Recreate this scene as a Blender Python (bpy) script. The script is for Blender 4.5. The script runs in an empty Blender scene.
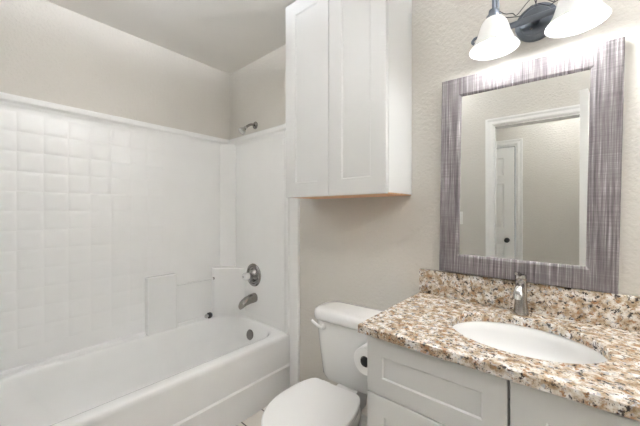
import bpy, bmesh, math, random
from mathutils import Vector, Matrix

random.seed(7)
PI = math.pi
SC = bpy.context.scene
COL = SC.collection

# ------------------------------------------------------------------ camera, world, exposure
cam_data = bpy.data.cameras.new('camera')
cam = bpy.data.objects.new('camera', cam_data)
COL.objects.link(cam)
CAM_Z = 1.2455
cam.location = (0, 0, CAM_Z)
cam.rotation_euler = (PI / 2 - 0.0029, 0.0, 0.7117)
cam_data.sensor_width = 36.0
cam_data.lens = 294.19 / 640 * 36.0
cam_data.clip_start = 0.01
SC.camera = cam

world = bpy.data.worlds.new('world')
SC.world = world
world.use_nodes = True
world.node_tree.nodes['Background'].inputs[0].default_value = (0.85, 0.9, 1.0, 1)
world.node_tree.nodes['Background'].inputs[1].default_value = 0.3

SC.view_settings.view_transform = 'Standard'
SC.view_settings.look = 'None'
SC.view_settings.gamma = 1.0
SC.view_settings.use_curve_mapping = False
SC.view_settings.exposure = 1.2
SC.cycles.use_denoising = True
SC.cycles.max_bounces = 14
SC.cycles.diffuse_bounces = 8
SC.cycles.glossy_bounces = 6
SC.cycles.sample_clamp_indirect = 8.0

BULB_STRENGTH = 31.0      # vanity bulbs
TUB_FILL_STRENGTH = 290.0     # added fill lamp near the tub, unseen above the camera's view
VAN_FILL_STRENGTH = 800.0      # added fill lamp beyond the vanity, unseen outside the camera's view
HALL_FILL_STRENGTH = 480.0      # added fill lamp in the hallway, unseen

# ------------------------------------------------------------------ room measures (metres)
XL, XR = -2.26, 1.30      # left wall; unseen right wall, placed far out to even the light
YB, YF = 1.428, -0.10     # back wall, wall with the doorway
H = 2.44
SX = -2.24                # face of the tub surround on the left wall
SY = 1.410                # face of the surround on the back wall
ZS = 1.868                # top of the surround
ZR = 0.398                # tub rim
XT = -1.50                # tub outer face
ZC = 0.852                # counter top
VX0, VX1 = -0.577, 0.335  # counter ends

# ------------------------------------------------------------------ materials
def new_mat(name):
    m = bpy.data.materials.new(name)
    m.use_nodes = True
    nt = m.node_tree
    return m, nt, nt.nodes['Principled BSDF'], nt.nodes['Material Output']

def N(nt, kind, **kw):
    n = nt.nodes.new(kind)
    for k, v in kw.items():
        setattr(n, k, v)
    return n

def coords(nt, scale=(1, 1, 1), rot=(0, 0, 0)):
    tc = N(nt, 'ShaderNodeTexCoord')
    mp = N(nt, 'ShaderNodeMapping')
    mp.inputs['Scale'].default_value = scale
    mp.inputs['Rotation'].default_value = rot
    nt.links.new(tc.outputs['Object'], mp.inputs['Vector'])
    return mp.outputs['Vector']

def noise(nt, vec, scale, detail=3, rough=0.55):
    n = N(nt, 'ShaderNodeTexNoise')
    n.inputs['Scale'].default_value = scale
    n.inputs['Detail'].default_value = detail
    n.inputs['Roughness'].default_value = rough
    nt.links.new(vec, n.inputs['Vector'])
    return n.outputs['Fac']

def ramp(nt, fac, stops):
    r = N(nt, 'ShaderNodeValToRGB')
    el = r.color_ramp.elements
    while len(el) < len(stops):
        el.new(0.5)
    for e, (p, c) in zip(el, stops):
        e.position = p
        e.color = c if len(c) == 4 else (*c, 1)
    nt.links.new(fac, r.inputs['Fac'])
    return r.outputs['Color']

def mix(nt, fac, a, b):
    m = N(nt, 'ShaderNodeMix', data_type='RGBA')
    for sock, v in ((m.inputs[0], fac), (m.inputs[6], a), (m.inputs[7], b)):
        if isinstance(v, bpy.types.NodeSocket):
            nt.links.new(v, sock)
        elif isinstance(v, tuple):
            sock.default_value = (*v, 1) if len(v) == 3 else v
        else:
            sock.default_value = v
    return m.outputs[2]

def bump(nt, bs, height, strength, dist):
    b = N(nt, 'ShaderNodeBump')
    b.inputs['Strength'].default_value = strength
    b.inputs['Distance'].default_value = dist
    nt.links.new(height, b.inputs['Height'])
    nt.links.new(b.outputs['Normal'], bs.inputs['Normal'])

def simple(name, col, rough=0.5, metal=0.0, var=0.03, vscale=6, bmp=None, spec=None, coat=0.0):
    m, nt, bs, out = new_mat(name)
    v = coords(nt)
    n = noise(nt, v, vscale, 2)
    a = tuple(max(0, c * (1 - var)) for c in col)
    b = tuple(min(1, c * (1 + var)) for c in col)
    nt.links.new(ramp(nt, n, [(0.3, a), (0.7, b)]), bs.inputs['Base Color'])
    bs.inputs['Roughness'].default_value = rough
    bs.inputs['Metallic'].default_value = metal
    if spec is not None:
        bs.inputs['Specular IOR Level'].default_value = spec
    if coat:
        bs.inputs['Coat Weight'].default_value = coat
        bs.inputs['Coat Roughness'].default_value = 0.05
    if bmp:
        bump(nt, bs, noise(nt, v, bmp[0], 3), bmp[1], bmp[2])
    return m

WALL = (0.60, 0.575, 0.53)
M_wall = simple('greige_textured_paint', WALL, 0.6, var=0.015, vscale=3, bmp=(62, 0.5, 0.008))
M_ceil = simple('ceiling_paint', (0.74, 0.72, 0.68), 0.8, var=0.01, bmp=(90, 0.2, 0.004))
M_tub = simple('white_gloss_fiberglass', (0.86, 0.86, 0.85), 0.085, var=0.01, bmp=(9, 0.05, 0.01))
M_trim = simple('white_trim_paint', (0.85, 0.845, 0.83), 0.35, var=0.01)
M_cab = simple('white_cabinet_paint', (0.63, 0.63, 0.62), 0.38, var=0.01)
M_gap = simple('cabinet_inside', (0.25, 0.24, 0.22), 0.8)
M_porc = simple('white_porcelain', (0.79, 0.79, 0.78), 0.08, var=0.005, coat=0.4)
M_seat = simple('white_seat_plastic', (0.86, 0.86, 0.85), 0.22, var=0.005)
M_chrome = simple('brushed_nickel', (0.29, 0.275, 0.26), 0.25, 1.0, var=0.05, vscale=30)
M_nickel = simple('polished_nickel', (0.58, 0.57, 0.56), 0.16, 1.0, var=0.04, vscale=20)
M_pewter = simple('blue_grey_steel', (0.17, 0.19, 0.22), 0.32, 1.0, var=0.06, vscale=30)
M_black = simple('black_plastic', (0.012, 0.012, 0.013), 0.35)
M_wire = simple('dark_wire', (0.03, 0.032, 0.04), 0.4)
M_paper = simple('white_tissue', (0.84, 0.84, 0.83), 0.9, bmp=(60, 0.2, 0.003))
M_plate = simple('switch_plate', (0.84, 0.83, 0.80), 0.4)

# raw wood under the wall cabinet
m, nt, bs, out = new_mat('raw_wood_underside')
v = coords(nt, (3, 60, 60))
nt.links.new(ramp(nt, noise(nt, v, 1.5, 4), [(0.3, (0.62, 0.33, 0.17)), (0.7, (0.80, 0.50, 0.30))]), bs.inputs['Base Color'])
bs.inputs['Roughness'].default_value = 0.6
M_wood = m

# granite
m, nt, bs, out = new_mat('speckled_granite')
v = coords(nt)
base = ramp(nt, noise(nt, v, 38, 5, 0.65), [(0.36, (0.27, 0.18, 0.10)), (0.45, (0.44, 0.345, 0.245)), (0.53, (0.64, 0.575, 0.49)), (0.63, (0.80, 0.79, 0.77))])
rust = ramp(nt, noise(nt, coords(nt, (1, 1, 1), (0.4, 0.2, 0.9)), 56, 4, 0.65), [(0.56, (0, 0, 0)), (0.62, (1, 1, 1))])
c1 = mix(nt, rust, base, (0.34, 0.19, 0.095))
grey = ramp(nt, noise(nt, coords(nt, (1, 1, 1), (1.1, 0.7, 0.3)), 52, 4, 0.65), [(0.58, (0, 0, 0)), (0.65, (1, 1, 1))])
c2 = mix(nt, grey, c1, (0.40, 0.41, 0.43))
dark = ramp(nt, noise(nt, coords(nt, (1, 1, 1), (0.2, 1.7, 0.5)), 78, 4, 0.68), [(0.560, (0, 0, 0)), (0.60, (1, 1, 1))])
c3 = mix(nt, dark, c2, (0.035, 0.028, 0.024))
fine = ramp(nt, noise(nt, coords(nt, (1, 1, 1), (0.9, 0.1, 1.5)), 150, 2, 0.6), [(0.63, (0, 0, 0)), (0.67, (1, 1, 1))])
c4 = mix(nt, fine, c3, (0.07, 0.05, 0.04))
nt.links.new(c4, bs.inputs['Base Color'])
bs.inputs['Roughness'].default_value = 0.13
M_granite = m

# weathered grey wood-weave of the mirror frame
m, nt, bs, out = new_mat('weathered_grey_frame')
v1 = coords(nt, (170, 20, 4))
v2 = coords(nt, (5, 20, 210))
a = noise(nt, v1, 1.0, 4, 0.65)
b = noise(nt, v2, 1.0, 4, 0.65)
mm = N(nt, 'ShaderNodeMath', operation='MULTIPLY_ADD')
nt.links.new(a, mm.inputs[0]); mm.inputs[1].default_value = 0.80
m2 = N(nt, 'ShaderNodeMath', operation='MULTIPLY')
nt.links.new(b, m2.inputs[0]); m2.inputs[1].default_value = 0.20
nt.links.new(m2.outputs[0], mm.inputs[2])
nt.links.new(ramp(nt, mm.outputs[0], [(0.36, (0.045, 0.037, 0.039)), (0.47, (0.12, 0.104, 0.107)), (0.56, (0.20, 0.180, 0.184)), (0.66, (0.40, 0.375, 0.38))]), bs.inputs['Base Color'])
bs.inputs['Roughness'].default_value = 0.42
bump(nt, bs, mm.outputs[0], 0.5, 0.004)
M_frame = m

# mirror glass
m, nt, bs, out = new_mat('silvered_glass')
nt.links.new(ramp(nt, noise(nt, coords(nt), 2), [(0, (0.80, 0.81, 0.80)), (1, (0.82, 0.83, 0.82))]), bs.inputs['Base Color'])
bs.inputs['Metallic'].default_value = 1.0
bs.inputs['Roughness'].default_value = 0.0
M_mirror = m

# frosted glass shade
m, nt, bs, out = new_mat('frosted_white_glass')
nt.nodes.remove(bs)
tr = N(nt, 'ShaderNodeBsdfTranslucent'); tr.inputs[0].default_value = (0.92, 0.91, 0.88, 1)
df = N(nt, 'ShaderNodeBsdfDiffuse')
nt.links.new(ramp(nt, noise(nt, coords(nt), 14), [(0.3, (0.70, 0.70, 0.69)), (0.7, (0.77, 0.77, 0.76))]), df.inputs[0])
gl = N(nt, 'ShaderNodeBsdfGlossy'); gl.inputs['Roughness'].default_value = 0.2
s1 = N(nt, 'ShaderNodeMixShader'); s1.inputs[0].default_value = 0.93
nt.links.new(tr.outputs[0], s1.inputs[1]); nt.links.new(df.outputs[0], s1.inputs[2])
s2 = N(nt, 'ShaderNodeMixShader'); s2.inputs[0].default_value = 0.05
nt.links.new(s1.outputs[0], s2.inputs[1]); nt.links.new(gl.outputs[0], s2.inputs[2])
nt.links.new(s2.outputs[0], out.inputs['Surface'])
M_shade = m

# clear acrylic
m, nt, bs, out = new_mat('clear_acrylic')
bs.inputs['Base Color'].default_value = (0.93, 0.93, 0.92, 1)
bs.inputs['Roughness'].default_value = 0.12
bs.inputs['Transmission Weight'].default_value = 0.12
M_acrylic = m

def emit(name, col, s):
    m, nt, bs, out = new_mat(name)
    bs.inputs['Base Color'].default_value = (0.9, 0.9, 0.88, 1)
    bs.inputs['Emission Color'].default_value = (*col, 1)
    bs.inputs['Emission Strength'].default_value = s
    return m
M_bulb = emit('lit_bulb', (0.97, 0.985, 1.0), BULB_STRENGTH)
M_tub_fill = emit('tub_fill_glow', (0.885, 0.918, 1.0), TUB_FILL_STRENGTH)  # glow for the fill lamps added out of view
M_van_fill = emit('vanity_fill_glow', (0.885, 0.918, 1.0), VAN_FILL_STRENGTH)
M_hall_fill = emit('hall_fill_glow', (0.90, 0.935, 1.0), HALL_FILL_STRENGTH)

# floor: wood-look tile in Brick Texture
m, nt, bs, out = new_mat('grey_plank_tile')
v = coords(nt)
br = N(nt, 'ShaderNodeTexBrick')
nt.links.new(v, br.inputs['Vector'])
br.inputs['Color1'].default_value = (0.62, 0.58, 0.53, 1)
br.inputs['Color2'].default_value = (0.68, 0.64, 0.59, 1)
br.inputs['Mortar'].default_value = (0.06, 0.05, 0.045, 1)
br.inputs['Scale'].default_value = 1.0
br.inputs['Brick Width'].default_value = 0.9
br.inputs['Row Height'].default_value = 0.15
br.inputs['Mortar Size'].default_value = 0.004
nt.links.new(br.outputs['Color'], bs.inputs['Base Color'])
bs.inputs['Roughness'].default_value = 0.4
M_floor = m

# ------------------------------------------------------------------ mesh helpers (all in world coordinates)
WLOC = {}

def smooth_by_angle(me, deg=35):
    bm = bmesh.new(); bm.from_mesh(me)
    bmesh.ops.recalc_face_normals(bm, faces=bm.faces)
    lim = math.radians(deg)
    for e in bm.edges:
        if len(e.link_faces) == 2:
            e.smooth = e.calc_face_angle(0) < lim
    for f in bm.faces:
        f.smooth = True
    bm.to_mesh(me); bm.free()

def obj(name, bm, m, parent=None, angle=35, label=None, recalc=True):
    """Link a mesh built in world coordinates; its origin goes to the middle of its base."""
    me = bpy.data.meshes.new(name)
    bm.to_mesh(me); bm.free()
    smooth_by_angle(me, angle)
    vs = [v.co for v in me.vertices]
    lo = Vector([min(v[i] for v in vs) for i in range(3)])
    hi = Vector([max(v[i] for v in vs) for i in range(3)])
    c = Vector(((lo.x + hi.x) / 2, (lo.y + hi.y) / 2, lo.z))
    me.transform(Matrix.Translation(-c))
    for mat in (m if isinstance(m, (list, tuple)) else [m]):
        me.materials.append(mat)
    o = bpy.data.objects.new(name, me)
    COL.objects.link(o)
    WLOC[o.name] = c
    o.location = c
    if parent:
        o.parent = parent
        o.location = c - WLOC[parent.name]
    if label:
        o['label'] = label
    return o

def thing(name, label, cat, loc, group=None):
    o = bpy.data.objects.new(name, None)
    o.empty_display_size = 0.05
    COL.objects.link(o)
    o.location = loc
    WLOC[o.name] = Vector(loc)
    o['label'] = label; o['category'] = cat
    if group:
        o['group'] = group
    return o

def tag(o, label, cat, group=None):
    o['label'] = label; o['category'] = cat
    if group:
        o['group'] = group
    return o

def struct(o, label, cat='wall'):
    o['kind'] = 'structure'
    o['label'] = label; o['category'] = cat
    return o

def box(bm, x0, x1, y0, y1, z0, z1, bev=0.0, seg=2):
    vs = [bm.verts.new((x, y, z)) for z in (z0, z1) for y in (y0, y1) for x in (x0, x1)]
    idx = [(0, 2, 3, 1), (4, 5, 7, 6), (0, 1, 5, 4), (2, 6, 7, 3), (0, 4, 6, 2), (1, 3, 7, 5)]
    fs = [bm.faces.new([vs[i] for i in f]) for f in idx]
    if bev:
        es = list({e for f in fs for e in f.edges})
        bmesh.ops.bevel(bm, geom=es, offset=bev, segments=seg, affect='EDGES', profile=0.6)
    return fs

def mbox(*a, bev=0.0, seg=2):
    bm = bmesh.new(); box(bm, *a, bev=bev, seg=seg); return bm

def loft(bm, rings, cap0=True, cap1=True, close=True):
    R = [[bm.verts.new(p) for p in r] for r in rings]
    n = len(R[0])
    for a, b in zip(R, R[1:]):
        for i in range(n if close else n - 1):
            j = (i + 1) % n
            bm.faces.new((a[i], a[j], b[j], b[i]))
    if cap0: bm.faces.new(list(reversed(R[0])))
    if cap1: bm.faces.new(R[-1])
    return R

def frame_of(d):
    d = Vector(d).normalized()
    u = d.cross(Vector((0, 0, 1)))
    if u.length < 1e-4: u = Vector((1, 0, 0))
    u.normalize()
    return d, u, d.cross(u).normalized()

def lathe(bm, org, axis, prof, n=32, cap0=True, cap1=True):
    """prof: (distance along axis, radius)"""
    d, u, w = frame_of(axis)
    org = Vector(org)
    rings = []
    for t, r in prof:
        r = max(r, 1e-4)
        rings.append([org + d * t + (u * math.cos(2 * PI * k / n) + w * math.sin(2 * PI * k / n)) * r for k in range(n)])
    loft(bm, rings, cap0, cap1)

def mlathe(*a, **k):
    bm = bmesh.new(); lathe(bm, *a, **k); return bm

def catmull(P, k=8):
    P = [Vector(p) for p in P]
    out = []
    for i in range(len(P) - 1):
        p0 = P[max(i - 1, 0)]; p1 = P[i]; p2 = P[i + 1]; p3 = P[min(i + 2, len(P) - 1)]
        for j in range(k):
            t = j / k
            out.append(0.5 * ((2 * p1) + (p2 - p0) * t + (2 * p0 - 5 * p1 + 4 * p2 - p3) * t * t + (3 * p1 - p0 - 3 * p2 + p3) * t ** 3))
    out.append(P[-1])
    return out

def tube(bm, pts, rad, n=12, k=8):
    pts = catmull(pts, k) if k else [Vector(p) for p in pts]
    m = len(pts)
    rr = rad if callable(rad) else (lambda t: rad)
    rings = []
    prev = None
    for i, p in enumerate(pts):
        d = (pts[min(i + 1, m - 1)] - pts[max(i - 1, 0)]).normalized()
        if prev is None:
            _, u, w = frame_of(d)
        else:
            u = (prev - d * prev.dot(d)).normalized(); w = d.cross(u)
        prev = u
        r = rr(i / (m - 1))
        rings.append([p + (u * math.cos(2 * PI * q / n) + w * math.sin(2 * PI * q / n)) * r for q in range(n)])
    loft(bm, rings)

def mtube(*a, **k):
    bm = bmesh.new(); tube(bm, *a, **k); return bm

def rrect(x0, x1, y0, y1, r, z, k=6):
    pts = []
    for cx, cy, a0 in ((x1 - r, y1 - r, 0), (x0 + r, y1 - r, PI / 2), (x0 + r, y0 + r, PI), (x1 - r, y0 + r, 1.5 * PI)):
        for i in range(k + 1):
            a = a0 + (PI / 2) * i / k
            pts.append((cx + r * math.cos(a), cy + r * math.sin(a), z))
    return pts

def prism(bm, poly, z0, z1):
    loft(bm, [[(x, y, z0) for x, y in poly], [(x, y, z1) for x, y in poly]])

def shaker(bm, x0, x1, z0, z1, yf, th, rail, depth=0.008, slope=0.006):
    """A door or drawer front facing -Y with a recessed flat panel."""
    def ring(i, y):
        return [(x0 + i, y, z0 + i), (x1 - i, y, z0 + i), (x1 - i, y, z1 - i), (x0 + i, y, z1 - i)]
    loft(bm, [ring(0, yf + th), ring(0, yf + 0.002), ring(0.002, yf), ring(rail, yf), ring(rail + slope, yf + depth)])

# ------------------------------------------------------------------ the setting
struct(obj('floor', mbox(XL - .1, 1.4, -1.3, YB + .1, -0.1, 0), M_floor), 'grey plank tile floor beside the bathtub apron', 'floor')
struct(obj('ceiling', mbox(XL - .1, 1.4, -1.3, YB + .1, H, H + .1), M_ceil), 'plain greige ceiling above the tub', 'ceiling')
struct(obj('wall_back', mbox(XL - .1, XR + .1, YB, YB + .1, 0, H), M_wall), 'greige textured wall behind toilet and vanity')
struct(obj('wall_left', mbox(XL - .1, XL, YF, YB, 0, H), M_wall), 'greige wall above the long side of the tub')
struct(obj('wall_right', mbox(XR, XR + .1, YF, YB, 0, H), M_wall), 'greige side wall of the bathroom beyond the vanity')
DX0, DX1, DH = -0.410, 0.222, 1.955       # the doorway the camera stands in
bm = bmesh.new()
box(bm, XL - .1, DX0, YF - .1, YF, 0, H)
box(bm, DX1, XR + .1, YF - .1, YF, 0, H)
box(bm, DX0, DX1, YF - .1, YF, DH, H)
struct(obj('wall_front', bm, M_wall), 'greige wall with the doorway, seen in the mirror')
HY = -1.2
HD0, HD1, HDH = -1.00, -0.300, 1.965      # hall door
bm = bmesh.new()
box(bm, XL - .1, HD0, HY - .1, HY, 0, H)
box(bm, HD1, 1.4, HY - .1, HY, 0, H)
box(bm, HD0, HD1, HY - .1, HY, HDH, H)
struct(obj('wall_hall', bm, M_wall), 'greige hallway wall seen through the doorway in the mirror')
struct(obj('wall_hall_left', mbox(-1.6, -1.5, HY, YF - .1, 0, H), M_wall), 'left end wall of the hallway')
struct(obj('wall_hall_right', mbox(1.3, 1.4, HY, YF - .1, 0, H), M_wall), 'right end wall of the hallway')

def baseboard(name, x0, x1, y0, y1, label):
    bm = bmesh.new()
    along_x = (x1 - x0) > (y1 - y0)
    if along_x:
        prof = [(0, 0), (-.014, 0), (-.014, .065), (-.010, .075), (-.008, .088), (0, .092)]
        loft(bm, [[(x, y1 + a, z) for a, z in prof] for x in (x0, x1)])
    return struct(obj(name, bm, M_trim, angle=20), label, 'baseboard')
baseboard('baseboard_back', -1.405, -0.56, YB - .014, YB, 'white baseboard on the back wall behind the toilet')

def casing(name, x0, x1, zt, y, out, w, label, depth_to):
    """Door casing (two legs and head) around an opening plus its jamb lining; out = +1 when the face looks to +Y."""
    bm = bmesh.new()
    prof = [(0.0, 0.0), (0.0, 0.010), (0.012, 0.016), (w * .55, 0.016), (w * .8, 0.022), (w, 0.022), (w, 0.0)]
    def ring(fx, fz0):
        pass
    rings = []
    for (px, pz, sx, sz) in ((x0, 0, -1, 0), (x0, zt, -1, 1), (x1, zt, 1, 1), (x1, 0, 1, 0)):
        rings.append([(px + sx * d, y + out * t, pz + sz * d) for d, t in prof])
    loft(bm, rings)
    j = 0.011
    for a, b in ((x0, x0 + j), (x1 - j, x1)):
        box(bm, a, b, min(y, depth_to), max(y, depth_to), 0, zt)
    box(bm, x0, x1, min(y, depth_to), max(y, depth_to), zt - j, zt)
    return struct(obj(name, bm, M_trim, angle=20), label, 'door casing')
casing('trim_1', DX0, DX1, DH, YF, 1, .058, 'white casing round the bathroom doorway, seen in the mirror', YF - .1)
casing('trim_2', HD0, HD1, HDH, HY, 1, .060, 'white casing round the hall door, seen in the mirror', HY - .1)

def panel_door(bm, w, h, t):
    """Six-panel leaf in local coords: x 0..w, y -t/2..t/2, z 0..h."""
    st = 0.11 * w / .7
    mul = 0.10 * w / .7
    xs = [(st, (w - mul) / 2), ((w + mul) / 2, w - st)]
    zs = [(.20, .86 * h / 2), (.86 * h / 2 + .17, h * .79), (h * .79 + .09, h - .11)]
    xe = sorted({0, w, *[q for p in xs for q in p]})
    ze = sorted({0, h, *[q for p in zs for q in p]})
    for s in (-1, 1):
        y = s * t / 2
        for x0, x1 in zip(xe, xe[1:]):
            for z0, z1 in zip(ze, ze[1:]):
                def rr(i, yy):
                    return [bm.verts.new(p) for p in ((x0 + i, yy, z0 + i), (x1 - i, yy, z0 + i), (x1 - i, yy, z1 - i), (x0 + i, yy, z1 - i))]
                if any(abs(a - x0) < 1e-6 for a, _ in xs) and any(abs(a - z0) < 1e-6 for a, _ in zs):
                    rs = [rr(0, y), rr(.012, y - s * .009), rr(.022, y - s * .009), rr(.04, y - s * .003)]
                    for a, b in zip(rs, rs[1:]):
                        for k in range(4):
                            bm.faces.new((a[k], a[(k + 1) % 4], b[(k + 1) % 4], b[k]))
                    bm.faces.new(rs[-1])
                else:
                    bm.faces.new(rr(0, y))
    h2 = t / 2
    for q in (((0, -h2, 0), (0, h2, 0), (0, h2, h), (0, -h2, h)), ((w, -h2, 0), (w, h2, 0), (w, h2, h), (w, -h2, h)),
              ((0, -h2, 0), (w, -h2, 0), (w, h2, 0), (0, h2, 0)), ((0, -h2, h), (w, -h2, h), (w, h2, h), (0, h2, h))):
        bm.faces.new([bm.verts.new(p) for p in q])
    bmesh.ops.remove_doubles(bm, verts=bm.verts, dist=1e-5)

def knob_bm(c, d):
    return mlathe(c, d, [(0, .028), (.006, .028), (.010, .012), (.030, .010), (.036, .020), (.048, .027), (.058, .024), (.064, .010), (.065, 0.0)], n=24)

# the bathroom door: open into the room, its free edge shows in the mirror
bm = bmesh.new()
panel_door(bm, .60, DH - .020, .035)
hx, hy = DX1 - .004, YF + .035
tx, ty = 0.113, 0.500
ang = math.atan2(ty - hy, tx - hx)
bm.transform(Matrix.Translation((hx, hy, .006)) @ Matrix.Rotation(ang, 4, 'Z'))
d1 = struct(obj('door_1', bm, M_trim, angle=20), 'white bathroom door standing open, its edge at the right of the mirror', 'door')
# the hall door, shut
bm = bmesh.new()
panel_door(bm, HD1 - HD0 - .04, HDH - .03, .035)
bm.transform(Matrix.Translation((HD0 + .02, HY - .035, .006)))
d2 = struct(obj('door_2', bm, M_trim, angle=20), 'white six panel hall door with black knob, seen in the mirror', 'door')
obj('door_knob', knob_bm((-.392, HY - .018, .875), (0, 1, 0)), M_black, d2, label='black door knob')

# ------------------------------------------------------------------ bathtub
t = thing('bathtub', 'white alcove bathtub with a stepped apron along the left wall', 'bathtub', ((XL + XT) / 2, .65, 0))
bm = bmesh.new()
x0, x1, y0, y1 = XL + .004, XT, YF + .004, YB - .004
rings = [
    rrect(x0, x1 + .010, y0, y1, .004, 0.0), rrect(x0, x1 + .010, y0, y1, .004, .183), rrect(x0, x1, y0, y1, .004, .192),
    rrect(x0, x1, y0, y1, .004, .372), rrect(x0, x1 - .003, y0, y1, .006, .388), rrect(x0, x1 - .010, y0, y1, .008, .396), rrect(x0, x1 - .020, y0, y1, .01, ZR),
    rrect(x0 + .05, x1 - .068, y0 + .06, SY - .020, .14, ZR), rrect(x0 + .056, x1 - .080, y0 + .07, SY - .026, .14, ZR - .004), rrect(x0 + .062, x1 - .092, y0 + .08, SY - .034, .14, ZR - .016),
    rrect(x0 + .085, x1 - .112, y0 + .14, SY - .060, .15, .25), rrect(x0 + .115, x1 - .135, y0 + .22, SY - .085, .15, .12), rrect(x0 + .15, x1 - .17, y0 + .27, SY - .12, .12, .085), rrect(x0 + .22, x1 - .24, y0 + .34, SY - .20, .10, .078)]
loft(bm, rings)
obj('tub_shell', bm, M_tub, t, angle=40)
obj('overflow_plate', mlathe((-1.878, SY - .051, .305), (0, -1, .18), [(0, .037), (.006, .039), (.010, .036), (.012, .022), (.0125, 0)], n=28), M_chrome, t, label='round brushed nickel overflow plate')
obj('drain', mlathe((-1.88, SY - .26, .0785), (0, 0, 1), [(0, .034), (.003, .034), (.004, .022), (.0045, 0)], n=24), M_chrome, t)

# ------------------------------------------------------------------ tub surround
s = thing('shower_surround', 'white three wall shower surround with moulded tile pattern above the bathtub', 'shower surround', ((XL + XT) / 2, .65, ZR))
# side panel with moulded tile grid: built as a raised grid of pillowed tiles
bm = bmesh.new()
P_T = 0.1055
z_b, z_t = ZR + .001, 1.815
def yz(y, z, d):
    return bm.verts.new((SX + d, y, z))
ty0, ty1 = YF + .02, YF + .02 + 9 * P_T
tz1 = 1.780; tz0 = tz1 - 12 * P_T
g = 0.0022
rnd = random.Random(5)
def quad(a, b, c, d):
    bm.faces.new((a, b, c, d))
for i in range(9):
    for j in range(12):
        ya, yb = ty0 + i * P_T, ty0 + (i + 1) * P_T
        za, zb = tz0 + j * P_T, tz0 + (j + 1) * P_T
        o0 = [yz(ya + g, za + g, -.002), yz(yb - g, za + g, -.002), yz(yb - g, zb - g, -.002), yz(ya + g, zb - g, -.002)]
        t1, t2 = rnd.uniform(-.0006, .0006), rnd.uniform(-.0006, .0006)
        def lv(inset, h, k):
            return [yz(ya + inset, za + inset, h - k * t1 - k * t2), yz(yb - inset, za + inset, h + k * t1 - k * t2), yz(yb - inset, zb - inset, h + k * t1 + k * t2), yz(ya + inset, zb - inset, h - k * t1 + k * t2)]
        L = [o0, lv(g, .0000, 0), lv(g + .003, .0008, .4), lv(g + .020, .0013, 1)]
        for A, B in zip(L, L[1:]):
            for k in range(4):
                quad(A[k], A[(k + 1) % 4], B[(k + 1) % 4], B[k])
        bm.faces.new(L[-1]); bm.faces.new(list(reversed(L[0])))
# the body behind the tiles
box(bm, XL, SX, YF + .002, YB - .001, z_b, z_t)
obj('side_panel', bm, M_tub, s, angle=60)
# back panel
bm = bmesh.new()
box(bm, SX, XT - .02, SY, YB - .0005, z_b, z_t)
box(bm, SX + .10, XT - .06, SY - .004, SY + .001, ZR + .05, z_t - .02, bev=.003)
obj('back_panel', bm, M_tub, s)
bm = mbox(SX, XT - .02, YF + .001, YF + .016, z_b, z_t)
obj('end_panel', bm, M_tub, s)
# rounded corner column
bm = bmesh.new()
prism(bm, [(SX - .004, SY + .004), (SX - .004, 1.318), (SX + .004, 1.322), (SX + .020, 1.345), (SX + .062, 1.390), (SX + .088, SY - .005), (SX + .092, SY + .004)], z_b, z_t)
obj('corner_column', bm, M_tub, s, angle=25)
# cap trim along the top
bm = bmesh.new()
prof = [(0, 0), (0.005, -.004), (0.009, 0.012), (0.014, 0.018), (0.020, .024), (.023, .034), (.023, .050), (.019, .056), (-.0195, .056), (-.0195, 0)]
zb0 = 1.805
def capring(p, nx, ny):
    return [(p[0] + nx * d, p[1] + ny * d, zb0 + z) for d, z in prof]
loft(bm, [capring((SX, YF + .004), 1, 0), capring((SX, SY), 1, -1), capring((XT + .0, SY), 0, -1)])
for v in bm.verts:
    v.co.x = max(v.co.x, XL + .001); v.co.y = min(v.co.y, YB - .001)
obj('cap_trim', bm, M_tub, s, angle=25)
# flange at the right edge running down to the floor
bm = bmesh.new()
prism(bm, [(-1.552, YB - .001), (-1.552, SY + .001), (-1.545, SY - .006), (-1.522, SY - .012), (-1.500, SY - .022), (-1.486, SY - .022), (-1.480, SY - .014), (-1.470, SY - .012), (-1.425, SY - .010), (-1.412, SY - .004), (-1.410, YB - .001)], ZR + .001, ZS)
obj('flange', bm, M_tub, s, angle=25)
bm = mbox(-1.489, -1.412, SY - .006, YB - .001, 0.001, ZR + .001, bev=.002)
obj('flange_leg', bm, M_tub, s)
# moulded soap-shelf column on the long wall
bm = bmesh.new()
def pil(ya, yb, d, z0, z1, e=.012):
    loft(bm, [[(SX - .001, ya, z), (SX + d - .004, ya + e * .6, z), (SX + d, ya + e, z), (SX + d, yb - .004, z), (SX + d - .004, yb, z), (SX - .001, yb, z)] for z in (z0, z1 - .006)] + [[(SX - .001, ya + .004, z1), (SX + d - .012, ya + e, z1), (SX + d - .008, ya + e + .003, z1), (SX + d - .008, yb - .01, z1), (SX + d - .012, yb - .006, z1), (SX - .001, yb - .004, z1)]])
pil(.745, .945, .042, ZR + .001, .795)
obj('shelf_column', bm, M_tub, s, angle=25)
# shelf block filling the corner
bm = bmesh.new()
poly = [(SX - .001, SY + .001), (SX - .001, 1.245), (SX + .030, 1.249), (SX + .040, 1.257), (SX + .165, 1.350), (SX + .205, 1.388), (SX + .225, SY + .001)]
ins = [(SX - .001, SY + .001), (SX - .001, 1.250), (SX + .024, 1.254), (SX + .033, 1.262), (SX + .158, 1.357), (SX + .195, 1.393), (SX + .212, SY + .001)]
loft(bm, [[(x, y, ZR + .001) for x, y in poly], [(x, y, .785) for x, y in poly], [(x, y, .793) for x, y in ins]])
obj('corner_shelf', bm, M_tub, s, angle=25)
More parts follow.
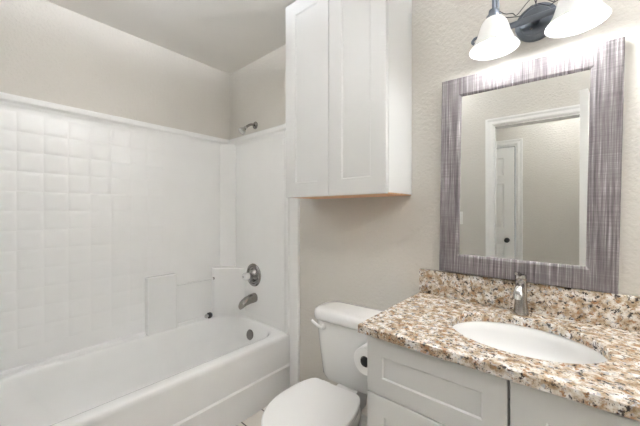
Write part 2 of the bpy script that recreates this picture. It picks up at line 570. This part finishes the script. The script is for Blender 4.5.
# low ledge between the tub deck and the panels
bm = bmesh.new()
loft(bm, [[(SX - .001, y, ZR), (SX + .020, y, ZR), (SX + .016, y, ZR + .016), (SX - .001, y, ZR + .024)] for y in (YF + .02, .746)])
loft(bm, [[(SX - .001, y, ZR), (SX + .016, y, ZR), (SX + .012, y, ZR + .010), (SX - .001, y, ZR + .015)] for y in (.945, 1.248)])
obj('deck_ledge', bm, M_tub, s, angle=25)

# clear grab rod
gr = thing('towel_bar', 'clear acrylic rod between the shelf column and corner shelf of the tub', 'towel bar', (SX + .03, 1.085, .708))
obj('rod', mtube([(SX + .026, .9452, .708), (SX + .026, 1.2485, .708)], .0065, n=12, k=0), M_acrylic, gr)
obj('end_cap', mlathe((SX + .026, 1.240, .708), (0, 1, 0), [(0, .008), (.001, .010), (.007, .010), (.008, .009)], n=16), M_chrome, gr, label='small metal end cap')

# rubber stopper on the ledge
st = thing('tub_stopper', 'small black rubber stopper with metal tip on the tub ledge', 'tub stopper', (-2.196, 1.196, ZR))
ax = Vector((.25, -1, .06)).normalized()
c = Vector((-2.197, 1.198, ZR + .0255))
obj('plug', mlathe(c, ax, [(-.016, .014), (-.014, .020), (-.006, .0235), (.008, .0235), (.012, .020), (.014, .010)], n=24), M_black, st)
obj('tip', mlathe(c + ax * .013, ax, [(0, .014), (.012, .014), (.020, .016), (.026, .012), (.027, 0)], n=20), M_nickel, st, label='shiny metal tip')

# ------------------------------------------------------------------ shower fittings
sh = thing('showerhead', 'brushed nickel shower head and arm above the surround corner', 'shower head', (-1.90, YB, 1.935))
obj('wall_flange', mlathe((-1.905, YB, 1.930), (0, -1, 0), [(0, .030), (.004, .030), (.010, .024), (.014, .013), (.015, .010)], n=28), M_chrome, sh)
obj('arm', mtube([(-1.905, YB - .004, 1.930), (-1.905, YB - .035, 1.930), (-1.908, YB - .062, 1.917), (-1.912, YB - .088, 1.895)], .0095, n=12), M_chrome, sh)
d = Vector((-.10, -.70, -.72)).normalized()
obj('head', mlathe((-1.911, YB - .082, 1.900), d, [(0, .011), (.008, .014), (.014, .014), (.020, .012), (.026, .016), (.046, .029), (.056, .031), (.060, .030), (.062, .026), (.060, .024), (.060, 0)], n=28), M_nickel, sh, label='shiny flared nozzle head')

va = thing('shower_valve', 'round brushed nickel valve plate with clear knob above the spout', 'shower valve', (-1.905, SY, .70))
vc = Vector((-1.893, SY - .004, .755))
obj('escutcheon', mlathe(vc, (0, -1, 0), [(0, .086), (.005, .089), (.012, .086), (.017, .078), (.018, .070), (.009, .064), (.008, .052), (.012, .046), (.026, .040), (.034, .030), (.0345, 0)], n=40), M_chrome, va)
obj('stem', mlathe(vc + Vector((0, -.028, 0)), (0, -1, 0), [(0, .018), (.020, .016), (.026, .016)], n=20), M_nickel, va)
kb = bmesh.new()
n = 24
rings = []
for tt, r in ((.050, .014), (.054, .024), (.066, .027), (.090, .026), (.098, .021), (.101, .012)):
    rings.append([vc + Vector((math.cos(2 * PI * k / n) * r * (1 + .05 * (k % 2)), -tt, math.sin(2 * PI * k / n) * r * (1 + .05 * (k % 2)))) for k in range(n)])
loft(kb, rings)
obj('knob', kb, M_acrylic, va, label='clear fluted knob')
obj('knob_button', mlathe(vc + Vector((0, -.1005, 0)), (0, -1, 0), [(0, .010), (.003, .010), (.004, .007)], n=16), M_nickel, va)

sp = thing('tub_spout', 'brushed nickel tub spout below the shower valve', 'tub spout', (-1.90, SY, .56))
bm = bmesh.new()
sec = []
for yy, zc_, hw, hh in ((0, .580, .033, .036), (.012, .580, .034, .037), (.05, .577, .032, .035), (.09, .568, .030, .033), (.115, .556, .029, .031), (.130, .546, .026, .027), (.137, .538, .021, .019), (.140, .534, .010, .010)):
    sec.append([(-1.882 + hw * math.cos(2 * PI * k / 20), SY - .004 - yy, zc_ + hh * math.sin(2 * PI * k / 20)) for k in range(20)])
loft(bm, sec)
obj('spout_body', bm, M_chrome, sp, angle=50)
obj('outlet', mlathe((-1.882, SY - .122, .538), (0, -.15, -1), [(0, .016), (.008, .016), (.008, .013), (.002, .012)], n=20), M_chrome, sp)

# ------------------------------------------------------------------ wall cabinet
CX0, CX1, CY, CZ0, CZ1 = -1.2615, -0.6192, 1.157, 1.328, 2.428
w = thing('wall_cabinet', 'tall white two door wall cabinet hung above the toilet', 'wall cabinet', ((CX0 + CX1) / 2, 1.3, CZ0))
bm = bmesh.new()
box(bm, CX0 + .002, CX1 - .0, CY + .024, YB - .001, CZ0 + .006, CZ1, bev=.001, seg=1)
obj('carcass', bm, M_cab, w)
obj('underside', mbox(CX0 + .006, CX1 - .004, CY + .028, YB - .002, CZ0 + .001, CZ0 + .0065), M_wood, w, label='raw wood underside')
mid = (CX0 + CX1) / 2
for a, b in ((CX0, mid - .0016), (mid + .0016, CX1)):
    bm = bmesh.new()
    shaker(bm, a, b, CZ0, CZ1 - .002, CY, .019, .078, .007, .006)
    obj('door', bm, M_cab, w, angle=20)

# ------------------------------------------------------------------ vanity
VF = .890
v = thing('vanity_cabinet', 'white shaker vanity cabinet with drawers and a door under the granite', 'vanity', ((VX0 + VX1) / 2, 1.15, 0))
bx0, bx1, bz1 = VX0 + .026, VX1 - .004, ZC - .031
bm = bmesh.new()
box(bm, bx0, bx0 + .018, VF + .021, YB - .002, 0.0, bz1)
box(bm, bx1 - .018, bx1, VF + .021, YB - .002, 0.0, bz1)
box(bm, bx0 + .018, bx1 - .018, YB - .014, YB - .002, 0.1, bz1)
box(bm, bx0 + .018, bx1 - .018, VF + .04, YB - .014, .10, .116)
box(bm, bx0 + .018, bx1 - .018, VF + .075, VF + .09, 0.0, .10)
box(bm, bx0 + .018, bx1 - .018, VF + .022, VF + .040, bz1 - .05, bz1)
box(bm, -.135, -.117, VF + .022, YB - .014, .116, bz1 - .16)
box(bm, bx0 + .018, -.135, VF + .022, VF + .040, .600, .640)
obj('carcass', bm, M_cab, v)
for z0, z1 in ((.622, .8135), (.365, .6185), (.108, .3615)):
    bm = bmesh.new()
    shaker(bm, bx0 + .002, -.1285, z0, z1, VF, .020, .066 if z0 < .6 else .058, .005, .004)
    obj('drawer', bm, M_cab, v, angle=20)
bm = bmesh.new()
shaker(bm, -.1235, bx1 - .002, .108, .8135, VF, .020, .075, .005, .004)
obj('door', bm, M_cab, v, angle=20)

# granite top with an oval cut-out
SKX, SKY, SKA, SKB = -.131, 1.147, .209, .174
c = None
bm = bmesh.new()
n = 64
def oval(a, b, z):
    return [(SKX + a * math.cos(2 * PI * k / n), SKY + b * math.sin(2 * PI * k / n), z) for k in range(n)]
def outer(z, i=0.0):
    pts = []
    X0, X1, Y0, Y1 = VX0 + i, VX1 - i, .8736 + i, YB - .001 - i * .0
    for k in range(n):
        a = 2 * PI * k / n
        dx, dy = math.cos(a), math.sin(a)
        tt = min(((X1 if dx > 0 else X0) - SKX) / dx if abs(dx) > 1e-9 else 9, ((Y1 if dy > 0 else Y0) - SKY) / dy if abs(dy) > 1e-9 else 9)
        pts.append([SKX + dx * tt, SKY + dy * tt, z])
    for cx, cy in ((X0, Y0), (X1, Y0), (X1, Y1), (X0, Y1)):     # snap the nearest ray to each corner
        q = min(pts, key=lambda p: (p[0] - cx) ** 2 + (p[1] - cy) ** 2)
        q[0], q[1] = cx, cy
    return [tuple(p) for p in pts]
zt, zb = ZC, ZC - .031
R = [oval(SKA, SKB, zb), oval(SKA, SKB, zt - .003), oval(SKA + .003, SKB + .003, zt), outer(zt, .004), outer(zt - .004, 0), outer(zb, 0)]
L = loft(bm, R, False, False)
for k in range(n):
    j = (k + 1) % n
    bm.faces.new((L[-1][k], L[-1][j], L[0][j], L[0][k]))
tag(obj('countertop', bm, M_granite, angle=30), 'speckled brown and white granite countertop on the white vanity', 'countertop')
tag(obj('backsplash', mbox(VX0 + .004, VX1, YB - .0205, YB - .0005, ZC + .0003, .968, bev=.002), M_granite), 'low strip of granite backsplash standing under the mirror', 'backsplash')

# sink
sk = thing('bathroom_sink', 'white oval undermount sink in the granite countertop', 'sink', (SKX, SKY, ZC - .17))
bm = bmesh.new()
R = [oval(SKA + .028, SKB + .028, zb - .0165), oval(SKA + .028, SKB + .028, zb - .0008), oval(SKA + .004, SKB + .004, zb - .0008), oval(SKA - .001, SKB - .001, zb - .006)]
for f, dz in ((.965, .03), (.90, .07), (.78, .105), (.58, .128), (.33, .138), (.12, .142)):
    R.append(oval(SKA * f, SKB * f, zb - dz))
inner_n = len(R)
for f, dz in ((.12, .152), (.40, .148), (.68, .135), (.90, .105), (1.0, .07), (1.03, .03), (1.04, .0165)):
    R.append(oval(SKA * f, SKB * f, zb - dz))
L = loft(bm, R, False, False)
for k in range(n):
    j = (k + 1) % n
    bm.faces.new((L[-1][k], L[-1][j], L[0][j], L[0][k]))
obj('bowl', bm, M_porc, sk, angle=50)
obj('drain', mlathe((SKX, SKY, zb - .1425), (0, 0, 1), [(0, .024), (.003, .024), (.004, .018), (.002, .016), (.002, 0)], n=24), M_chrome, sk)

# faucet
fx, fy = -.1535, 1.3655
fa = thing('faucet', 'single handle brushed nickel faucet behind the oval sink', 'faucet', (fx, fy, ZC))
M_fau = simple('satin_nickel_faucet', (0.42, 0.405, 0.39), 0.2, 1.0, var=0.04, vscale=20)
obj('body', mlathe((fx, fy, ZC + .0002), (0, 0, 1), [(0, .026), (.004, .0265), (.012, .0245), (.04, .0215), (.075, .0195), (.105, .0195), (.125, .0205), (.130, .019), (.131, 0)], n=32), M_fau, fa)
bm = bmesh.new()
sec = []
for q, (yy, zz, hw, hh) in enumerate(((.0, .965, .013, .011), (.03, .967, .013, .011), (.06, .963, .0135, .011), (.080, .955, .014, .012), (.095, .944, .014, .013))):
    tl = (0, 0, .15, .4, .75)[q]
    sec.append([(fx + hw * math.cos(2 * PI * k / 16), fy - yy - hh * math.sin(2 * PI * k / 16) * math.sin(tl) * -1, zz + hh * math.sin(2 * PI * k / 16) * math.cos(tl)) for k in range(16)])
loft(bm, sec)
obj('spout', bm, M_fau, fa, angle=50)
obj('aerator', mlathe((fx, fy - .088, .946), (0, -.35, -1), [(0, .0125), (.018, .0125), (.018, .010), (.012, .009)], n=20), M_nickel, fa)
bm = bmesh.new()
lathe(bm, (fx, fy, ZC + .1312), (0, 0, 1), [(0, .0175), (.004, .0195), (.016, .0195), (.022, .017), (.024, .008), (.0242, 0)], n=28)
tube(bm, [(fx, fy - .002, ZC + .148), (fx - .003, fy - .022, ZC + .158), (fx - .006, fy - .045, ZC + .163), (fx - .008, fy - .062, ZC + .164)], lambda t: .0075 - .002 * t, n=10)
obj('handle', bm, M_fau, fa, angle=50)

# ------------------------------------------------------------------ mirror: stands on the backsplash, slightly askew
MW, MH = .584, .860
MR = thing('wall_mirror', 'framed mirror with weathered grey wood frame resting above the backsplash', 'mirror', (0, 0, 0))
yaw, pit, rol = .0371, -.0088, -.0162
r0 = Vector((math.cos(yaw), math.sin(yaw), 0)); n0 = Vector((math.sin(yaw), -math.cos(yaw), 0)); u0 = Vector((0, 0, 1))
nn = n0 * math.cos(pit) + u0 * math.sin(pit); uu = u0 * math.cos(pit) - n0 * math.sin(pit)
r1 = r0 * math.cos(rol) + uu * math.sin(rol); u1 = uu * math.cos(rol) - r0 * math.sin(rol)
rot = Matrix((r1, -nn, u1)).transposed()      # local x = right, y = into the wall, z = up
MR.rotation_euler = rot.to_euler()
ctr = Vector((-.1703, 1.390, 1.4028))
MR.location = ctr - u1 * (MH / 2)
FW = .083
def mobj(name, bm, m):
    me = bpy.data.meshes.new(name); bm.to_mesh(me); bm.free(); smooth_by_angle(me, 20)
    me.materials.append(m)
    o = bpy.data.objects.new(name, me); COL.objects.link(o); o.parent = MR
    return o
bm = bmesh.new()
prof = [(0, .022), (0, .003), (.003, 0), (FW - .010, .003), (FW - .002, .007), (FW, .010), (FW, .022)]
rings = []
for sx, sz in ((-1, 1), (1, 1), (1, -1), (-1, -1)):
    rings.append([(sx * (MW / 2 - d), y, MH / 2 + sz * (MH / 2 - d)) for d, y in prof])
Lr = loft(bm, rings, False, False)
for i in range(len(prof)):
    j = (i + 1) % len(prof)
    pass
for i in range(len(prof) - 0):
    j = (i + 1) % len(prof)
    bm.faces.new((Lr[3][i], Lr[3][j], Lr[0][j], Lr[0][i]))
mobj('frame', bm, M_frame)
bm = mbox(-MW / 2 + FW - .003, MW / 2 - FW + .003, .0105, .0165, FW - .003, MH - FW + .003)
mobj('glass', bm, M_mirror)

# ------------------------------------------------------------------ vanity light
PX, PZ = -.112, 1.985
vl = thing('vanity_light', 'two shade vanity light with blue grey bar and backplate above the mirror', 'vanity light', (PX, YB, PZ))
obj('backplate', mlathe((PX, YB, PZ), (0, -1, 0), [(0, .070), (.006, .071), (.016, .068), (.020, .060), (.021, .054), (.026, .050), (.030, .030), (.031, 0)], n=40), M_pewter, vl)
obj('plate_screw', mlathe((PX - .014, YB - .0295, PZ - .03), (0, -1, 0), [(0, .005), (.003, .005), (.004, .003)], n=12), M_nickel, vl)
BY, BZ = YB - .070, 1.972
bm = bmesh.new()
lathe(bm, (PX, YB - .028, PZ - .004), (0, -1, 0), [(0, .014), (.042, .012)], n=16)
tube(bm, [(-.300, BY, BZ), (.080, BY, BZ)], .0115, n=14, k=0)
for sx, xe in ((-1, -.300), (1, .080)):
    tube(bm, [(xe, BY, BZ), (xe + sx * .016, BY, BZ - .002), (xe + sx * .024, BY, BZ - .014), (xe + sx * .014, BY, BZ - .024), (xe + sx * .004, BY, BZ - .018)], .006, n=10)
obj('bar', bm, M_pewter, vl, angle=50)
for k, (sx_, fl) in enumerate(((-.232, -1), (.005, 1))):
    sy_ = 1.282
    # arm: rises from the bar, bends over and comes down to the socket
    bm = mtube([(sx_ + .0, BY, BZ + .005), (sx_, BY + .004, BZ + .060), (sx_, BY - .010, BZ + .125), (sx_, sy_ + .040, BZ + .150), (sx_, sy_ + .004, BZ + .120), (sx_, sy_, 2.050), (sx_, sy_, 2.015)], .0065, n=10)
    obj('arm', bm, M_pewter, vl, angle=60)
    obj('socket', mlathe((sx_, sy_, 2.018), (0, 0, -1), [(0, .010), (.004, .017), (.022, .019), (.026, .026), (.034, .027), (.048, .024), (.050, .016)], n=28), M_pewter, vl)
    bm = bmesh.new()
    po = [(1.982, .025), (1.976, .034), (1.962, .043), (1.942, .050), (1.920, .056), (1.900, .063), (1.884, .072), (1.872, .080), (1.866, .0835)]
    pi_ = [(z + .0005, r - .003) for z, r in reversed(po)]
    lathe(bm, (sx_, sy_, 0), (0, 0, 1), po + pi_, n=48, cap0=False, cap1=False)
    shd = obj('shade', bm, M_shade, vl, angle=60)
    obj('bulb', mlathe((sx_, sy_, 0), (0, 0, 1), [(1.846, .0), (1.8472, .010), (1.852, .019), (1.860, .026), (1.872, .0295), (1.884, .0285), (1.897, .024), (1.912, .017), (1.925, .0135), (1.968, .0135)], n=32), M_bulb, vl, angle=70, label='lit round bulb')
    # loose wires looping from the socket towards the backplate
    wm = bmesh.new()
    tube(wm, [(sx_ - fl * .006, sy_ + .010, 2.022), (sx_ - fl * .03, sy_ + .03, 2.003), (sx_ - fl * .055, sy_ + .04, 1.998), (PX + fl * .055, YB - .075, 2.004), (PX + fl * .020, YB - .080, 2.035), (PX - fl * .004, YB - .040, 2.075), (PX, YB - .022, 2.050)], .0016, n=6)
    obj('wire', wm, M_wire, vl)
    wm = bmesh.new()
    tube(wm, [(sx_ - fl * .004, sy_ + .016, 2.030), (sx_ - fl * .025, sy_ + .035, 1.996), (sx_ - fl * .06, sy_ + .05, 1.988), (PX + fl * .040, YB - .070, 2.000), (PX + fl * .010, YB - .062, 2.025), (PX + fl * .006, YB - .024, 2.040)], .0016, n=6)
    obj('wire', wm, M_wire, vl)

# ------------------------------------------------------------------ toilet
TX = -.860
to = thing('toilet', 'white two piece toilet with closed lid between tub and vanity', 'toilet', (TX, 1.05, 0))
def egg(cx, yb, yf, hw, z, n=40, wide=.42, sq=2.6):
    """Egg outline; yb back, yf front (front is -Y)."""
    pts = []
    yc = yb - (yb - yf) * wide
    for k in range(n):
        a = 2 * PI * k / n
        c_, s_ = math.cos(a), math.sin(a)
        if s_ >= 0:
            pts.append((cx + hw * math.copysign(abs(c_) ** (2 / sq), c_), yc + (yb - yc) * abs(s_) ** (2 / sq), z))
        else:
            pts.append((cx + hw * c_, yc + (yc - yf) * s_, z))
    return pts
def dee(yb, yf, hw, cw, z, n1=26, n2=8, n3=4):
    """Toilet lid outline: straight back edge of half width cw, sides swelling to hw, round front."""
    yc = yb - (yb - yf) * .50
    pts = []
    for k in range(n1 + 1):                       # front half ellipse, right to left
        a = -PI * k / n1
        pts.append((TX + hw * math.cos(a), yc + (yc - yf) * math.sin(a), z))
    for k in range(1, n2 + 1):                    # left side up to the back corner
        q = k / n2
        pts.append((TX - (cw + (hw - cw) * math.cos(q * PI / 2) ** 1.15 if k < n2 else cw), yc + (yb - yc) * math.sin(q * PI / 2), z))
    for k in range(1, n3 + 1):
        pts.append((TX - cw + 2 * cw * k / n3, yb, z))
    for k in range(n2 - 1, 0, -1):
        q = k / n2
        pts.append((TX + (cw + (hw - cw) * math.cos(q * PI / 2) ** 1.15), yc + (yb - yc) * math.sin(q * PI / 2), z))
    return pts
bm = bmesh.new()
loft(bm, [egg(TX, 1.30, .86, .105, 0.0), egg(TX, 1.30, .86, .105, .02), egg(TX, 1.28, .88, .095, .06), egg(TX, 1.27, .88, .095, .14),
          egg(TX, 1.26, .82, .110, .21), egg(TX, 1.22, .76, .140, .275), egg(TX, 1.19, .725, .160, .325), egg(TX, 1.18, .712, .168, .352), egg(TX, 1.17, .712, .166, .366), egg(TX, 1.16, .722, .158, .370),
          egg(TX, 1.09, .77, .115, .370), egg(TX, 1.07, .80, .100, .34), egg(TX, 1.03, .86, .07, .22)])
obj('bowl', bm, M_porc, to, angle=50)
bm = bmesh.new()
loft(bm, [rrect(TX - .050, TX + .050, 1.140, YB - .06, .04, .22), rrect(TX - .056, TX + .056, 1.135, YB - .055, .04, .30), rrect(TX - .058, TX + .058, 1.130, YB - .055, .04, .346)])
obj('tank_shelf', bm, M_porc, to, angle=50)
bm = bmesh.new()
loft(bm, [dee(1.118, .706, .171, .112, .3705), dee(1.120, .702, .178, .114, .376), dee(1.120, .702, .178, .114, .387), dee(1.117, .706, .174, .112, .3905)])
obj('seat', bm, M_seat, to, angle=45)
bm = bmesh.new()
loft(bm, [dee(1.124, .704, .176, .114, .3915), dee(1.127, .699, .180, .117, .396), dee(1.127, .699, .180, .117, .403), dee(1.123, .705, .175, .114, .4085),
          dee(1.10, .73, .152, .098, .4115), dee(1.04, .80, .09, .06, .4135), dee(.96, .88, .03, .02, .414)])
obj('lid', bm, M_seat, to, angle=35)
for sx in (-1, 1):
    bm = mlathe((TX + sx * .070 - .022, 1.137, .3885), (1, 0, 0), [(0, .008), (.002, .0105), (.042, .0105), (.044, .008)], n=16)
    box(bm, TX + sx * .070 - .016, TX + sx * .070 + .016, 1.132, 1.150, .346, .390, bev=.002)
    obj('hinge', bm, M_seat, to, angle=40)
def trect(hw, y0, y1, r, z):
    return rrect(TX - hw, TX + hw, y0, y1, r, z, 8)
yb_ = YB - .040
loft_t = [(.140, 1.250, -.02, .05, .3465), (.160, 1.226, -.006, .055, .354), (.170, 1.216, 0, .055, .378), (.184, 1.205, 0, .055, .52), (.195, 1.198, 0, .055, .645), (.196, 1.198, 0, .055, .669)]
bm = bmesh.new()
loft(bm, [trect(h, a, yb_ + b, r, z) for h, a, b, r, z in loft_t])
obj('tank', bm, M_porc, to, angle=45)
bm = bmesh.new()
loft(bm, [trect(.200, 1.196, yb_ + .003, .06, .6695), trect(.211, 1.186, yb_ + .006, .065, .676), trect(.214, 1.183, yb_ + .007, .068, .690), trect(.213, 1.184, yb_ + .007, .068, .707), trect(.208, 1.190, yb_ + .004, .065, .720), trect(.196, 1.202, yb_ - .006, .06, .727), trect(.15, 1.24, yb_ - .04, .05, .730)])
obj('tank_lid', bm, M_porc, to, angle=45)
bm = bmesh.new()
lathe(bm, (TX - .128, 1.2005, .642), (0, -1, 0), [(0, .014), (.008, .014), (.012, .011), (.014, 0)], n=20)
tube(bm, [(TX - .124, 1.186, .640), (TX - .146, 1.180, .645), (TX - .172, 1.176, .658), (TX - .190, 1.176, .668)], lambda t: .0085 - .001 * t, n=12)
obj('flush_lever', bm, M_seat, to, angle=50)
to.rotation_euler = (0, 0, math.radians(4.5))

# ------------------------------------------------------------------ toilet paper and its holder on the vanity's side
rx, rz, ry0, ry1 = -.617, .660, .985, 1.087
hd = thing('paper_holder', 'black toilet paper holder fixed to the side of the white vanity', 'toilet paper holder', (bx0, ry1 + .03, rz))
obj('wall_plate', mlathe((bx0, ry1 + .030, rz), (-1, 0, 0), [(0, .024), (.005, .024), (.008, .018), (.008, 0)], n=24), M_black, hd)
obj('post', mtube([(bx0 - .006, ry1 + .030, rz), (rx + .02, ry1 + .030, rz), (rx + .004, ry1 + .026, rz), (rx, ry1 + .012, rz), (rx, ry0 - .004, rz)], .0075, n=10, k=6), M_black, hd)
obj('roller', mlathe((rx, ry1 - .004, rz), (0, -1, 0), [(0, .016), (.002, .0199), (.096, .0199), (.104, .017), (.108, .010), (.1085, 0)], n=32), M_black, hd)
bm = bmesh.new()
lathe(bm, (rx, ry0, rz), (0, 1, 0), [(0, .0215), (0, .052), (.002, .054), (ry1 - ry0 - .002, .054), (ry1 - ry0, .052), (ry1 - ry0, .0215)], n=48, cap0=False, cap1=False)
tr_ = thing('toilet_paper_roll', 'white toilet paper roll on the black holder beside the toilet tank', 'toilet paper', (rx, (ry0 + ry1) / 2, rz - .054))
obj('paper', bm, M_paper, tr_, angle=40)
bm = bmesh.new()
lathe(bm, (rx, ry0 + .0005, rz), (0, 1, 0), [(0, .0200), (0, .0215), (ry1 - ry0 - .001, .0215), (ry1 - ry0 - .001, .0200), (0, .0200)], n=32, cap0=False, cap1=False)
obj('core', bm, simple('brown_card', (.10, .08, .06), .9), tr_)

# ------------------------------------------------------------------ small fittings on the doorway wall, and unseen lamps added as fill
sw = thing('light_switch', 'white light switch beside the doorway, seen at the mirror edge', 'light switch', (-.686, YF, 1.11))
obj('plate', mbox(-.722, -.650, YF, YF + .005, 1.11, 1.225, bev=.002), M_plate, sw)
obj('toggle', mbox(-.692, -.680, YF + .004, YF + .014, 1.156, 1.18, bev=.002), M_plate, sw)

def fill_lamp(name, label, x, y, m):  # bowl lamp out of view, added to brighten the rooms
    c = thing(name, label, 'ceiling light', (x, y, H))
    obj('canopy', mlathe((x, y, H), (0, 0, -1), [(0, .065), (.018, .065), (.024, .050), (.026, .010), (.250, .010), (.252, .024), (.270, .018), (.275, 0)], n=32), M_trim, c)
    po = [(.258, .012), (.250, .07), (.230, .12), (.200, .155), (.165, .175)]
    obj('bowl', mlathe((x, y, H), (0, 0, -1), po + [(t - .003, r - .002) for t, r in reversed(po)], n=40, cap0=False, cap1=False), M_shade, c, angle=70)
    for k in range(3):
        a = 2 * PI * k / 3 + .4
        p = (x + .075 * math.cos(a), y + .075 * math.sin(a), H - .225)
        obj('bulb', mlathe(p, (0, 0, 1), [(0, .012), (.02, .014), (.035, .024), (.05, .029), (.065, .024), (.075, .012), (.078, 0)], n=20), m, c, angle=70)
fill_lamp('fill_light', 'unseen semi flush bowl lamp added as fill near the tub and the doorway wall', -1.05, .10, M_tub_fill)
fill_lamp('fill_light', 'unseen semi flush bowl lamp added as fill beyond the vanity', .85, .78, M_van_fill)
fill_lamp('fill_light', 'unseen semi flush bowl lamp added as fill in the hallway behind the doorway', .45, -.72, M_hall_fill)
